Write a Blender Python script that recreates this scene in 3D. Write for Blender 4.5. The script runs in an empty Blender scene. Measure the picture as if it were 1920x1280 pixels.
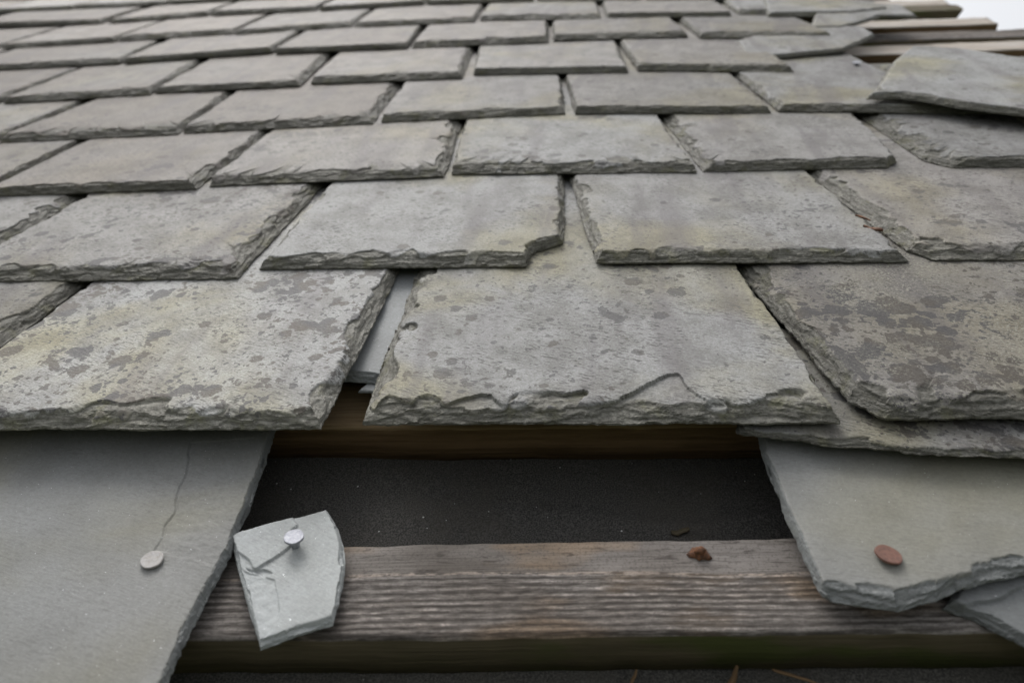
import bpy, math, random
import numpy as np
from mathutils import Matrix, Vector

# ------------------------------------------------------------------ camera / roof frame
# roof coordinates: u along the courses, v up the slope, w out of the roof (w = 0 is the top of the battens)
F, CX, CY, H = 1400.0, 960.0, 640.0, 0.288
ev = np.array([90, -948, 1400.0]); ev /= np.linalg.norm(ev)
eu = np.array([18360, -325, -1400.0]); eu -= ev * eu.dot(ev); eu /= np.linalg.norm(eu)
ew = np.cross(eu, ev)
PITCH = math.radians(36)
ROOF = Matrix.Translation((0, 0, 3.0)) @ Matrix.Rotation(PITCH, 4, 'X')

sc = bpy.context.scene
cam = bpy.data.cameras.new('camera')
co = bpy.data.objects.new('camera', cam)
sc.collection.objects.link(co)
cam.sensor_width = 36.0
cam.lens = F / 1920 * 36
cam.clip_start, cam.clip_end = 0.01, 8000
R = Matrix(((eu[0], -eu[1], -eu[2], 0), (ev[0], -ev[1], -ev[2], 0), (ew[0], -ew[1], -ew[2], H), (0, 0, 0, 1)))
co.matrix_world = ROOF @ R
cam.dof.use_dof = True
cam.dof.focus_distance = 0.44
cam.dof.aperture_fstop = 7.5
sc.camera = co

# ------------------------------------------------------------------ overcast sky and soft sun
world = bpy.data.worlds.new('World'); sc.world = world; world.use_nodes = True
wn, wl = world.node_tree.nodes, world.node_tree.links
bg = wn['Background']
sky = wn.new('ShaderNodeTexSky'); sky.sky_type = 'NISHITA'; sky.sun_disc = False
SUN_EL, SUN_AZ = math.radians(62), math.radians(-35)       # azimuth from +Y towards +X
sky.sun_elevation = SUN_EL; sky.sun_rotation = SUN_AZ
sky.dust_density = 6.0; sky.air_density = 1.0; sky.ozone_density = 1.0
hs = wn.new('ShaderNodeHueSaturation'); hs.inputs['Saturation'].default_value = 0.16
wl.new(sky.outputs[0], hs.inputs['Color']); wl.new(hs.outputs[0], bg.inputs['Color'])
bg.inputs['Strength'].default_value = 0.15
sun = bpy.data.lights.new('sun', 'SUN'); so = bpy.data.objects.new('sun', sun); sc.collection.objects.link(so)
sun.energy = 0.9; sun.angle = math.radians(25); sun.color = (1.0, 0.97, 0.93)
sd = Vector((math.sin(SUN_AZ) * math.cos(SUN_EL), math.cos(SUN_AZ) * math.cos(SUN_EL), math.sin(SUN_EL)))
so.rotation_euler = (-sd).to_track_quat('-Z', 'Y').to_euler()
sc.view_settings.view_transform = 'Standard'; sc.view_settings.look = 'None'
sc.view_settings.gamma = 1.0; sc.view_settings.exposure = 0.50

C = sc.collection


def P(px, py, w=0.0, slope=0.0, v0=0.0):
    """point of the photograph -> (u, v) on the plane at height w of the roof"""
    d = np.array([px - CX, py - CY, F]); U, V, W = d @ eu, d @ ev, d @ ew
    t = (w - slope * v0 - H) / (W - slope * V)
    return np.array([t * U, t * V])


def project(u, v, w):
    d = u * eu + v * ev + (w - H) * ew
    return CX + F * d[0] / d[2], CY + F * d[1] / d[2]


# ------------------------------------------------------------------ noise for the mesh code
def _hash(ix, iy, seed):
    h = (ix.astype(np.int64) * 374761393 + iy.astype(np.int64) * 668265263 + seed * 974634777) & 0xFFFFFFFF
    h = ((h ^ (h >> 13)) * 1274126177) & 0xFFFFFFFF
    return ((h ^ (h >> 16)) & 0xFFFF) / 65535.0


def pn(x, y, seed=0):
    x = np.asarray(x, float); y = np.asarray(y, float) + np.zeros_like(x)
    ix, iy = np.floor(x), np.floor(y); fx, fy = x - ix, y - iy
    def g(dx, dy):
        a = _hash(ix + dx, iy + dy, seed) * 6.28318
        return np.cos(a) * (fx - dx) + np.sin(a) * (fy - dy)
    sx = fx * fx * fx * (fx * (fx * 6 - 15) + 10); sy = fy * fy * fy * (fy * (fy * 6 - 15) + 10)
    a = g(0, 0) * (1 - sx) + g(1, 0) * sx; b = g(0, 1) * (1 - sx) + g(1, 1) * sx
    return (a * (1 - sy) + b * sy) * 1.5


def fb(x, y, seed=0, o=3):
    r = 0; a = 1.0
    for k in range(o):
        r = r + a * pn(x * 2.1 ** k + 17 * k, y * 2.1 ** k, seed + k); a *= 0.5
    return r


def sst(x):
    x = np.clip(x, 0, 1); return x * x * (3 - 2 * x)


def inside(poly, x, y):
    r = np.zeros(x.shape, bool); n = len(poly)
    for i in range(n):
        x1, y1 = poly[i]; x2, y2 = poly[(i + 1) % n]
        c = ((y1 > y) != (y2 > y)) & (x < (x2 - x1) * (y - y1) / (y2 - y1 + 1e-12) + x1)
        r ^= c
    return r


def mk_mesh(name, V, faces, smooth=None, attrs=None):
    """faces: list of int arrays (n,k)"""
    me = bpy.data.meshes.new(name)
    me.vertices.add(len(V)); me.vertices.foreach_set('co', np.asarray(V, np.float32).ravel())
    loops = np.concatenate([f.ravel() for f in faces]).astype(np.int32)
    tot = np.concatenate([np.full(len(f), f.shape[1]) for f in faces]).astype(np.int32)
    st = np.concatenate([[0], np.cumsum(tot)[:-1]]).astype(np.int32)
    me.loops.add(len(loops)); me.loops.foreach_set('vertex_index', loops)
    me.polygons.add(len(tot)); me.polygons.foreach_set('loop_start', st)
    if smooth is not None:
        me.polygons.foreach_set('use_smooth', np.asarray(smooth, bool))
    for k, a in (attrs or {}).items():
        at = me.attributes.new(k, 'FLOAT', 'POINT'); at.data.foreach_set('value', np.asarray(a, np.float32))
    me.update(calc_edges=True); me.validate()
    return me


def link(name, me, mat=None, parent=None, mw=None):
    o = bpy.data.objects.new(name, me); C.objects.link(o)
    if mat is not None: me.materials.append(mat)
    if parent is not None: o.parent = parent
    if mw is not None: o.matrix_world = mw
    return o


def tag(o, label, cat, group=None):
    o['label'] = label; o['category'] = cat
    if group: o['group'] = group
    return o


# ------------------------------------------------------------------ a split slate as a mesh
def slab(name, poly, cham, T, seed, step, flakes=(), dens=0.8, deep=20, jit=0.7, edge_min=0.14, und=0.5, center=None, layers=4, topn=0.55, inner=0):
    """poly: list of (x, y) in metres, counter-clockwise; cham: dressed width per edge (mm); step: sampling per edge (mm)
    dens: ring spacing (mm) near the edge; flakes: [(polygon, depth mm)]"""
    rs = np.random.RandomState(seed)
    poly = [np.array(p, float) * 1000 for p in poly]; n = len(poly)
    area = sum(poly[i][0] * poly[(i + 1) % n][1] - poly[(i + 1) % n][0] * poly[i][1] for i in range(n))
    if area < 0: raise ValueError(name + ' clockwise')
    B, arc = [], 0.0
    for i in range(n):
        a, b = poly[i], poly[(i + 1) % n]; L = np.linalg.norm(b - a); m = max(1, int(L / step[i]))
        nn = np.array([b[1] - a[1], a[0] - b[0]]) / max(L, 1e-6)
        t = np.arange(m) / m
        q = a + (b - a) * t[:, None]
        s = arc + t * L
        off = jit * (1.6 * pn(s / 31., np.full(m, 3.3), seed) + 1.0 * pn(s / 9., np.full(m, 7.1), seed + 1) + 0.7 * pn(s / 2.6, np.full(m, 1.7), seed + 2))
        off *= np.clip(np.minimum(t, 1 - t) * L / 3.0, 0.15, 1)
        B.append(q + nn * off[:, None]); arc += L
    B = np.concatenate(B); N = len(B)
    ctr = np.mean(poly, axis=0) if center is None else np.array(center) * 1000
    D = ctr - B; Ln = np.linalg.norm(D, axis=1)
    Dn = D / Ln[:, None]
    near = np.arange(0, deep + 1e-6, dens)
    lim = np.minimum(Ln * 0.6, deep)
    rings = [B + Dn * (lim * (d / near[-1]))[:, None] for d in near]
    base = rings[-1]
    k = max(4, int(10 * 0.8 / dens) + 4, inner)
    for j in range(1, k):
        rings.append(base + (ctr - base) * (j / k) ** 0.9)
    V2 = np.concatenate(rings); nr = len(rings)
    x, y = V2[:, 0], V2[:, 1]
    Fm = np.full(len(V2), 1e9); es = np.zeros(len(V2)); ed = np.zeros(len(V2))
    for i in range(n):
        a, b = poly[i], poly[(i + 1) % n]; ab = b - a
        t = np.clip(((x - a[0]) * ab[0] + (y - a[1]) * ab[1]) / (ab @ ab + 1e-9), 0, 1)
        d = np.hypot(x - a[0] - t * ab[0], y - a[1] - t * ab[1])
        wv = cham[i] * np.maximum(0.3, 1 + 0.6 * pn(x / 38., y / 38., seed + 11 + i))
        h = d / wv < Fm
        ld = math.atan2(ab[1], ab[0])
        es = np.where(h, x * math.cos(ld) + y * math.sin(ld), es); ed = np.where(h, -x * math.sin(ld) + y * math.cos(ld), ed)
        Fm = np.minimum(Fm, d / wv)
    zb = T * edge_min
    hs_ = rs.uniform(0.6, 1.4, layers); hs_ *= (T - zb) / hs_.sum()
    z = np.full(len(V2), zb); top = None
    for i in range(layers):
        o = 0.06 + 0.78 * (i / max(1, layers - 1))
        amp = (0.30 if i < layers - 1 else topn)
        s1 = 17. if i < layers - 1 else 28.
        a1 = pn(es / s1, ed / (s1 * .45), seed * 7 + i * 31 + 5)
        a2 = (np.abs(pn(es / 13., ed / 5., seed * 5 + i * 13 + 2)) * 2.2 - 0.5) if i < layers - 1 else 1 - 3.4 * np.abs(pn(es / 19., ed / 30., seed * 5 + 2))
        a3 = pn(x / 2.7, y / 2.7, seed * 3 + i * 7 + 9)
        nz = amp * (a1 * 1.1 + (0.45 if i < layers - 1 else 0.5) * a2 + 0.09 * a3) * np.clip(2.1 - Fm, 0, 1)
        S = sst((Fm - o - nz) / (0.075 + 0.75 * np.clip(pn(es / 21, ed / 40, seed + 90 + i) + 0.1, 0, 1)))
        z += hs_[i] * S; top = S
    chip = 1 - top
    ramp = zb + (T - zb) * np.clip(Fm, 0, 1.0) ** 0.8 + 0.5 * pn(es / 11, ed / 5, seed + 70) + 0.35 * pn(x / 4.2, y / 4.2, seed + 71)
    z = np.where(Fm < 1.3, z * 0.62 + np.clip(ramp, 0.4, T) * 0.38 * np.clip(1.3 - Fm, 0, .3) / .3 + z * 0.38 * (1 - np.clip(1.3 - Fm, 0, .3) / .3), z)
    z += chip * 0.22 * pn(x / 1.9, y / 1.9, seed + 77) + chip * 0.3 * pn(es / 9, ed / 3, seed + 78)
    z += und * (pn(x / 90., y / 90., seed + 41) + 0.35 * pn(x / 28., y / 28., seed + 42)) * np.clip(Fm, 0, 1)
    for fk in flakes:
        fp, dep = fk[0], fk[1]; dep2 = fk[2] if len(fk) > 2 else dep
        fp = [(p[0] * 1000, p[1] * 1000) for p in fp]
        jx = x + 1.2 * pn(x / 9, y / 9, seed + 5); jy = y + 1.2 * pn(x / 9, y / 9, seed + 6)
        m = inside(fp, jx, jy)
        xs = [q[0] for q in fp]; tt = np.clip((x - min(xs)) / (max(xs) - min(xs)), 0, 1)
        if dep > 0: z = np.where(m, np.maximum(np.minimum(z, T - (dep + (dep2 - dep) * tt) + 0.2 * pn(x / 4, y / 4, seed + 8)), 0.8), z)
        else: z = np.where(m, z - dep, z)
        chip = np.where(m & (chip < 0.35) & (dep > 1.2), 0.3, chip)
    z = np.maximum(z, 0.6)
    verts = [np.column_stack([x, y, z])]
    # rough layered side wall
    K = 4 if dens < 1.2 else 2
    zB = z[:N]; outd = -Dn
    arcs = np.cumsum(np.linalg.norm(np.roll(B, -1, 0) - B, axis=1))
    for j in range(1, K + 1):
        f = 1 - j / K
        o = 0.55 * pn(arcs / 6., np.full(N, j * 1.37), seed + 3) + 0.3 * pn(arcs / 1.8, np.full(N, j * 2.7), seed + 4)
        if j == K: o = o - 0.5
        q = B + outd * (o * min(1.0, jit))[:, None]
        verts.append(np.column_stack([q, zB * f]))
    nv = nr * N + K * N
    verts.append(np.array([[ctr[0], ctr[1], z[-N:].mean()], [ctr[0], ctr[1], 0]]))
    V = np.concatenate(verts) / 1000
    chip = np.concatenate([chip, np.ones(K * N), [0, 1]])
    i0 = np.arange(N); i1 = (i0 + 1) % N
    quads, sm = [], []
    for r in range(nr - 1):
        a = r * N
        quads.append(np.column_stack([a + i0, a + i1, a + N + i1, a + N + i0]))
    Q = np.concatenate(quads)
    smq = chip[Q].max(1) < 0.25
    W = []
    for j in range(K):
        a = nr * N + (j - 1) * N if j > 0 else 0
        b = nr * N + j * N
        W.append(np.column_stack([b + i0, b + i1, a + i1, a + i0]))
    W = np.concatenate(W)
    la = (nr - 1) * N; lb = nr * N + (K - 1) * N
    T1 = np.column_stack([la + i0, la + i1, np.full(N, nv)]); T2 = np.column_stack([lb + i1, lb + i0, np.full(N, nv + 1)])
    me = mk_mesh(name, V, [Q, W, T1, T2], np.concatenate([smq, np.zeros(len(W), bool), np.ones(N, bool), np.zeros(N, bool)]), {'chip': chip})
    return me


# ------------------------------------------------------------------ materials
class NT:
    def __init__(s, name):
        s.m = bpy.data.materials.new(name); s.m.use_nodes = True; s.t = s.m.node_tree
        s.b = s.t.nodes['Principled BSDF']
    def n(s, typ, **kw):
        nd = s.t.nodes.new(typ)
        for k, v in kw.items():
            if k.startswith('i_'):
                key = k[2:]
                key = int(key) if key.isdigit() else key.replace('_', ' ')
                s.put(nd.inputs[key], v)
            else: setattr(nd, k, v)
        return nd
    def put(s, sock, v):
        if isinstance(v, bpy.types.NodeSocket): s.t.links.new(v, sock)
        else: sock.default_value = v
    def math(s, op, a, b=0.0, c=None, clamp=False):
        nd = s.n('ShaderNodeMath', operation=op, use_clamp=clamp); s.put(nd.inputs[0], a); s.put(nd.inputs[1], b)
        if c is not None: s.put(nd.inputs[2], c)
        return nd.outputs[0]
    def mix(s, f, a, b, blend='MIX'):
        nd = s.n('ShaderNodeMix', data_type='RGBA', blend_type=blend); s.put(nd.inputs[0], f)
        s.put(nd.inputs[6], a if isinstance(a, bpy.types.NodeSocket) else (*a, 1)); s.put(nd.inputs[7], b if isinstance(b, bpy.types.NodeSocket) else (*b, 1))
        return nd.outputs[2]
    def step(s, v, lo, hi):
        nd = s.n('ShaderNodeMapRange', interpolation_type='SMOOTHSTEP'); s.put(nd.inputs[0], v); s.put(nd.inputs[1], lo); s.put(nd.inputs[2], hi)
        return nd.outputs[0]
    def noise(s, vec, scale, detail=3, rough=0.5, dist=0.0):
        nd = s.n('ShaderNodeTexNoise'); s.put(nd.inputs['Vector'], vec); nd.inputs['Scale'].default_value = scale
        nd.inputs['Detail'].default_value = detail; nd.inputs['Roughness'].default_value = rough; nd.inputs['Distortion'].default_value = dist
        return nd.outputs[0]
    def vor(s, vec, scale):
        nd = s.n('ShaderNodeTexVoronoi'); s.put(nd.inputs['Vector'], vec); nd.inputs['Scale'].default_value = scale
        return nd
    def map(s, vec, loc=(0, 0, 0), rot=(0, 0, 0), scl=(1, 1, 1)):
        nd = s.n('ShaderNodeMapping'); s.put(nd.inputs[0], vec); s.put(nd.inputs[1], loc); s.put(nd.inputs[2], rot); s.put(nd.inputs[3], scl)
        return nd.outputs[0]
    def bump(s, h, strength, dist, prev=None):
        nd = s.n('ShaderNodeBump'); s.put(nd.inputs['Height'], h); s.put(nd.inputs['Strength'], strength); nd.inputs['Distance'].default_value = dist
        if prev is not None: s.put(nd.inputs['Normal'], prev)
        return nd.outputs[0]


def slate_mat(name, clean=False):
    m = NT(name)
    tc = m.n('ShaderNodeTexCoord').outputs['Object']
    oi = m.n('ShaderNodeObjectInfo')
    sep = m.n('ShaderNodeSeparateColor'); m.put(sep.inputs[0], oi.outputs['Color'])
    tone, warm, stain, speck = sep.outputs[0], sep.outputs[1], sep.outputs[2], oi.outputs['Alpha']
    rnd = oi.outputs['Random']
    off = m.n('ShaderNodeCombineXYZ'); m.put(off.inputs[0], m.math('MULTIPLY', rnd, 37.0)); m.put(off.inputs[1], m.math('MULTIPLY', rnd, 91.0)); m.put(off.inputs[2], m.math('MULTIPLY', rnd, 13.0))
    ang = m.n('ShaderNodeCombineXYZ'); m.put(ang.inputs[2], m.math('MULTIPLY_ADD', m.math('FRACT', m.math('MULTIPLY', rnd, 7.3)), 0.4, 0.18))
    p = m.map(tc, off.outputs[0], ang.outputs[0])
    chip = m.n('ShaderNodeAttribute', attribute_name='chip').outputs['Fac']
    big = m.noise(p, 7, 4, 0.55, 0.4)
    mid = m.noise(p, 30, 5, 0.6)
    fine = m.noise(p, 420, 4, 0.65)
    vfine = m.noise(p, 1500, 2, 0.6)
    if clean:
        cool, olive, warmc = (0.172, 0.182, 0.186), (0.165, 0.163, 0.118), (0.25, 0.225, 0.185)
    else:
        cool, olive, warmc = (0.312, 0.317, 0.316), (0.306, 0.290, 0.208), (0.238, 0.208, 0.180)
    col = m.mix(m.math('MULTIPLY', m.step(big, 0.42, 0.66), warm) if clean else m.step(big, 0.44, 0.68), cool, olive)
    wmask = m.math('MULTIPLY', m.math('MULTIPLY', warm, 0.3) if clean else warm, m.step(m.noise(m.map(p, (5, 2, 0)), 5, 3, 0.5), 0.10, 0.55), clamp=True)
    col = m.mix(wmask, col, warmc)
    # fine mineral mottling
    col = m.mix(m.step(mid, 0.38, 0.68), col, m.mix(0.45 if clean else 1.0, col, (0.70, 0.69, 0.67), 'MULTIPLY'))
    col = m.mix(m.math('MULTIPLY', m.step(fine, 0.40, 0.66), 0.25 if clean else 0.5), col, m.mix(1.0, col, (0.72, 0.71, 0.68), 'MULTIPLY'))
    col = m.mix(m.math('MULTIPLY', m.step(vfine, 0.55, 0.75), 0.35), col, m.mix(1.0, col, (1.35, 1.35, 1.33), 'MULTIPLY'))
    grit0 = m.noise(p, 850, 2, 0.6)
    col = m.mix(m.math('MULTIPLY', m.step(grit0, 0.44, 0.60), 0.2 if clean else 0.5), col, m.mix(1.0, col, (0.66, 0.65, 0.64), 'MULTIPLY'))
    col = m.mix(m.math('MULTIPLY', m.step(grit0, 0.44, 0.30), 0.15 if clean else 0.5), col, m.mix(1.0, col, (1.25, 1.25, 1.25), 'MULTIPLY'))
    # grain dashes along the cleavage
    st = m.noise(m.map(p, (0, 0, 0), (0, 0, 0), (190, 880, 300)), 1.0, 3, 0.6, 0.3)
    dash = m.math('MULTIPLY', m.step(st, 0.54, 0.62), m.step(m.noise(p, 24, 3), 0.33, 0.58))
    col = m.mix(m.math('MULTIPLY', dash, 0.2 if clean else 0.78), col, (0.062, 0.06, 0.055))
    if not clean:
        run = m.noise(m.map(tc, off.outputs[0], (0, 0, 0), (34, 5, 5)), 1.0, 3, 0.55, 0.3)
        col = m.mix(m.math('MULTIPLY', m.step(run, 0.48, 0.70), 0.55), col, (0.125, 0.113, 0.118))
        # dark stains: bare blotches where the pale bloom is gone, in several sizes
        b1 = m.noise(p, 38, 5, 0.62, 0.35)
        zone = m.noise(m.map(p, (3, 8, 1)), 9, 2, 0.5)
        thr = m.math('SUBTRACT', m.math('MULTIPLY_ADD', zone, -0.34, 0.855), m.math('MULTIPLY', stain, 0.13))
        bl = m.step(b1, thr, m.math('ADD', thr, 0.012))
        wob = m.n('ShaderNodeVectorMath', operation='ADD'); m.put(wob.inputs[0], p)
        nz = m.n('ShaderNodeTexNoise'); m.put(nz.inputs['Vector'], p); nz.inputs['Scale'].default_value = 260; nz.inputs['Detail'].default_value = 3
        sc_ = m.n('ShaderNodeVectorMath', operation='MULTIPLY_ADD'); m.put(sc_.inputs[0], nz.outputs['Color']); sc_.inputs[1].default_value = (0.0062, 0.0062, 0); sc_.inputs[2].default_value = (-0.0031, -0.0031, 0)
        m.put(wob.inputs[1], sc_.outputs[0])
        spots = None
        for s_, r0, pr in ((62, 0.30, 0.70), (150, 0.30, 0.72), (330, 0.32, 0.70)):
            v = m.vor(wob.outputs[0], s_); cs = m.n('ShaderNodeSeparateColor'); m.put(cs.inputs[0], v.outputs['Color'])
            lim = m.math('MULTIPLY', m.math('SUBTRACT', m.math('MULTIPLY_ADD', m.math('MULTIPLY', stain, m.step(zone, 0.25, 0.62)), 0.46, cs.outputs[0]), pr + 0.0), r0 / 0.32, clamp=True)
            q = m.step(m.math('SUBTRACT', lim, m.math('MULTIPLY', v.outputs['Distance'], 1.0)), 0.0, 0.035)
            spots = q if spots is None else m.math('MAXIMUM', spots, q)
        sp = m.math('MAXIMUM', bl, spots)
        grit = m.math('MULTIPLY_ADD', m.step(m.noise(p, 900, 3, 0.7), 0.52, 0.66), -0.38, 1.0)
        sp = m.math('MULTIPLY', m.math('MULTIPLY', sp, grit), m.math('MULTIPLY_ADD', stain, 0.35, 0.58, clamp=True))
        scol = m.mix(m.step(m.noise(p, 33, 2), 0.45, 0.6), (0.066, 0.064, 0.066), (0.080, 0.069, 0.058))
        col = m.mix(sp, col, scol)
        # pale lichen bloom on the darkest slates
        lb = m.math('MULTIPLY', m.step(m.noise(p, 520, 5, 0.8), 0.50, 0.60), m.step(m.noise(p, 13, 4, 0.65), 0.40, 0.62))
        col = m.mix(m.math('MULTIPLY', lb, speck), col, (0.36, 0.35, 0.29))
    # mica grains, their sparkle painted in as pale specks
    spk = m.step(m.noise(p, 1050, 1, 0.5), 0.775, 0.80)
    col = m.mix(m.math('MULTIPLY', spk, 0.7), col, (0.75, 0.76, 0.78))
    # chipped edges: layered, greener, and darkened in colour to deepen their shading
    lay = m.noise(m.map(p, (0, 0, 0), (0, 0, 0), (60, 60, 1300)), 1.0, 4, 0.65)
    ecol = m.mix(m.step(lay, 0.35, 0.65), (0.095, 0.092, 0.076), (0.27, 0.263, 0.232))
    ecol = m.mix(m.step(m.noise(p, 55, 4, 0.6), 0.52, 0.68), ecol, (0.165, 0.162, 0.105))
    ecol = m.mix(m.math('MULTIPLY', m.step(fine, 0.42, 0.66), 0.5), ecol, (0.095, 0.092, 0.082))
    if clean: ecol = m.mix(0.85, ecol, (0.155, 0.166, 0.17))
    col = m.mix(m.math('MULTIPLY', m.step(chip, 0.1, 0.7), 0.88), col, ecol)
    fz = m.noise(m.map(tc, off.outputs[0], (0, 0, 0), (70, 330, 520)), 1.0, 3, 0.55, 0.5)
    fis = m.math('SUBTRACT', 1.0, m.step(m.math('ABSOLUTE', m.math('SUBTRACT', fz, 0.5)), 0.004, 0.022))
    col = m.mix(m.math('MULTIPLY', m.math('MULTIPLY', fis, m.step(chip, 0.3, 0.9)), 0.2 if clean else 0.78), col, (0.07, 0.066, 0.055))  # crevice darkness of the edge cracks put into the colour
    tn = m.n('ShaderNodeCombineXYZ')
    for i in range(3): m.put(tn.inputs[i], tone)
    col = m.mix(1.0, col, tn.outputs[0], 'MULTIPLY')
    m.put(m.b.inputs['Base Color'], col)
    m.put(m.b.inputs['Roughness'], m.math('MULTIPLY_ADD', fine, 0.25, 0.50 if clean else 0.58))
    m.b.inputs['Specular IOR Level'].default_value = 0.26
    n1 = m.bump(mid, 0.2 if clean else 0.35, 0.0016)
    n2 = m.bump(st, 0.25 if clean else 0.6, 0.0009, n1)
    n3 = m.bump(grit0, 0.15 if clean else 0.35, 0.0005, m.bump(fine, 0.22 if clean else 0.45, 0.0009, n2))
    n4 = m.bump(m.noise(m.map(p, (0, 0, 0), (0, 0, 0), (1, 1, 3)), 260, 5, 0.7), m.math('MULTIPLY', chip, 0.8), 0.0022, n3)
    m.put(m.b.inputs['Normal'], n4)
    return m.m


def wood_mat(name, kind):
    m = NT(name)
    tc = m.n('ShaderNodeTexCoord').outputs['Object']
    rnd = m.n('ShaderNodeObjectInfo').outputs['Random']
    off = m.n('ShaderNodeCombineXYZ'); m.put(off.inputs[0], m.math('MULTIPLY', rnd, 9.0)); m.put(off.inputs[1], m.math('MULTIPLY', rnd, 3.0))
    p = m.map(tc, off.outputs[0])
    warp = m.noise(m.map(p, (0, 0, 0), (0, 0, 0), (5, 14, 14)), 1.0, 2, 0.5)
    rg = m.n('ShaderNodeCombineXYZ')
    sx = m.n('ShaderNodeSeparateXYZ'); m.put(sx.inputs[0], p)
    yy = m.math('MULTIPLY_ADD', warp, 0.012, sx.outputs[1])
    m.put(rg.inputs[0], m.math('MULTIPLY', sx.outputs[0], 7.0)); m.put(rg.inputs[1], m.math('MULTIPLY', yy, 340.0)); m.put(rg.inputs[2], m.math('MULTIPLY', sx.outputs[2], 260.0))
    ring = m.noise(rg.outputs[0], 1.0, 3, 0.6)
    if kind == 'weathered':
        wv = m.noise(m.map(p, (0, 0, 0), (0, 0, 0), (10, 90, 90)), 1.0, 2, 0.5)
        ph = m.math('MULTIPLY_ADD', wv, 5.0, m.math('MULTIPLY', yy, 6.2832 / 0.0036))
        sn = m.math('MULTIPLY_ADD', m.math('SINE', ph), 0.5, 0.5)
        brk = m.noise(m.map(p, (0, 0, 0), (0, 0, 0), (130, 520, 520)), 1.0, 3, 0.65)
        ring = m.math('ADD', m.math('MULTIPLY_ADD', sn, 0.17, 0.14), m.math('MULTIPLY', brk, 0.54))
    fib = m.noise(m.map(p, (0, 0, 0), (0, 0, 0), (22, 900, 900)), 1.0, 4, 0.65)
    patch = m.noise(m.map(p, (0, 0, 0), (0, 0, 0), (9, 26, 26)), 1.0, 4, 0.6)
    if kind == 'weathered':
        c = m.mix(m.step(ring, 0.36, 0.60), (0.075, 0.066, 0.060), (0.25, 0.23, 0.215))
        c = m.mix(m.math('MULTIPLY', m.step(ring, 0.56, 0.66), m.step(patch, 0.40, 0.60)), c, (0.55, 0.50, 0.47))
        c = m.mix(m.math('MULTIPLY', m.step(fib, 0.42, 0.66), 0.55), c, (0.05, 0.042, 0.036))
        c = m.mix(m.math('MULTIPLY', m.step(patch, 0.56, 0.72), 0.35), c, (0.24, 0.16, 0.085))
        sy = m.n('ShaderNodeSeparateXYZ'); m.put(sy.inputs[0], tc)
        back = m.step(m.math('MULTIPLY_ADD', warp, 0.012, sy.outputs[1]), 0.0385, 0.0400)
        crk = m.step(m.noise(m.map(p, (0, 0, 0), (0, 0, 0), (60, 420, 420)), 1.0, 4, 0.6, 0.6), 0.56, 0.66)
        flat = m.mix(m.step(patch, 0.35, 0.65), (0.135, 0.12, 0.107), (0.235, 0.215, 0.20))
        flat = m.mix(m.math('MULTIPLY', crk, 0.75), flat, (0.045, 0.037, 0.032))
        flat = m.mix(m.math('MULTIPLY', m.step(fib, 0.45, 0.66), 0.4), flat, (0.07, 0.06, 0.052))
        c = m.mix(back, c, flat)
        lin = m.math('MULTIPLY_ADD', warp, 0.012, sy.outputs[1])
        pl = m.math('MULTIPLY', m.step(lin, 0.0372, 0.0384), m.step(lin, 0.0398, 0.0388))
        c = m.mix(m.math('MULTIPLY', pl, m.step(brk, 0.42, 0.58)), c, (0.34, 0.29, 0.25))
        bigp = m.noise(m.map(p, (1.3, 0, 0), (0, 0, 0), (6, 12, 12)), 1.0, 3, 0.6)
        c = m.mix(m.step(bigp, 0.34, 0.62), m.mix(1.0, c, (0.60, 0.57, 0.54), 'MULTIPLY'), c)
        tanp = m.noise(m.map(p, (2.2, 0, 0), (0, 0, 0), (11, 30, 30)), 1.0, 3, 0.5)
        c = m.mix(m.math('MULTIPLY', m.step(tanp, 0.55, 0.68), 0.45), c, m.mix(1.0, c, (1.5, 1.1, 0.66), 'MULTIPLY'))
        ring = m.math('MULTIPLY', ring, m.math('MULTIPLY_ADD', back, -0.75, 1.0))
        grn = m.noise(p, 700, 3, 0.7)
        c = m.mix(m.math('MULTIPLY', m.step(grn, 0.48, 0.66), 0.45), c, (0.05, 0.043, 0.037))
        st_ = 0.45
    elif kind == 'pale':
        c = m.mix(m.step(ring, 0.3, 0.7), (0.30, 0.255, 0.205), (0.44, 0.40, 0.36))
        c = m.mix(m.math('MULTIPLY', m.step(patch, 0.45, 0.7), 0.5), c, (0.50, 0.49, 0.48)); st_ = 0.4
    elif kind == 'tan':
        c = m.mix(m.step(ring, 0.3, 0.7), (0.20, 0.135, 0.075), (0.30, 0.215, 0.125))
        c = m.mix(m.math('MULTIPLY', m.step(fib, 0.5, 0.7), 0.5), c, (0.10, 0.07, 0.04)); st_ = 0.4
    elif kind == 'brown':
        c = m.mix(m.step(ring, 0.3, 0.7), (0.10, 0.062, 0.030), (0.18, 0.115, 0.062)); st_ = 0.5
    else:  # sawn edge, darker and algae green
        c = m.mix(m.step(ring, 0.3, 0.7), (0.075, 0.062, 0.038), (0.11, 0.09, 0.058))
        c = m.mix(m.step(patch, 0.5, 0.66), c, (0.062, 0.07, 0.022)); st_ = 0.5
    m.put(m.b.inputs['Base Color'], c); m.b.inputs['Roughness'].default_value = 0.8
    m.b.inputs['Specular IOR Level'].default_value = 0.25
    n1 = m.bump(ring, st_, 0.0022); n2 = m.bump(fib, 0.6, 0.0009, n1)
    m.put(m.b.inputs['Normal'], n2)
    return m.m


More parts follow.
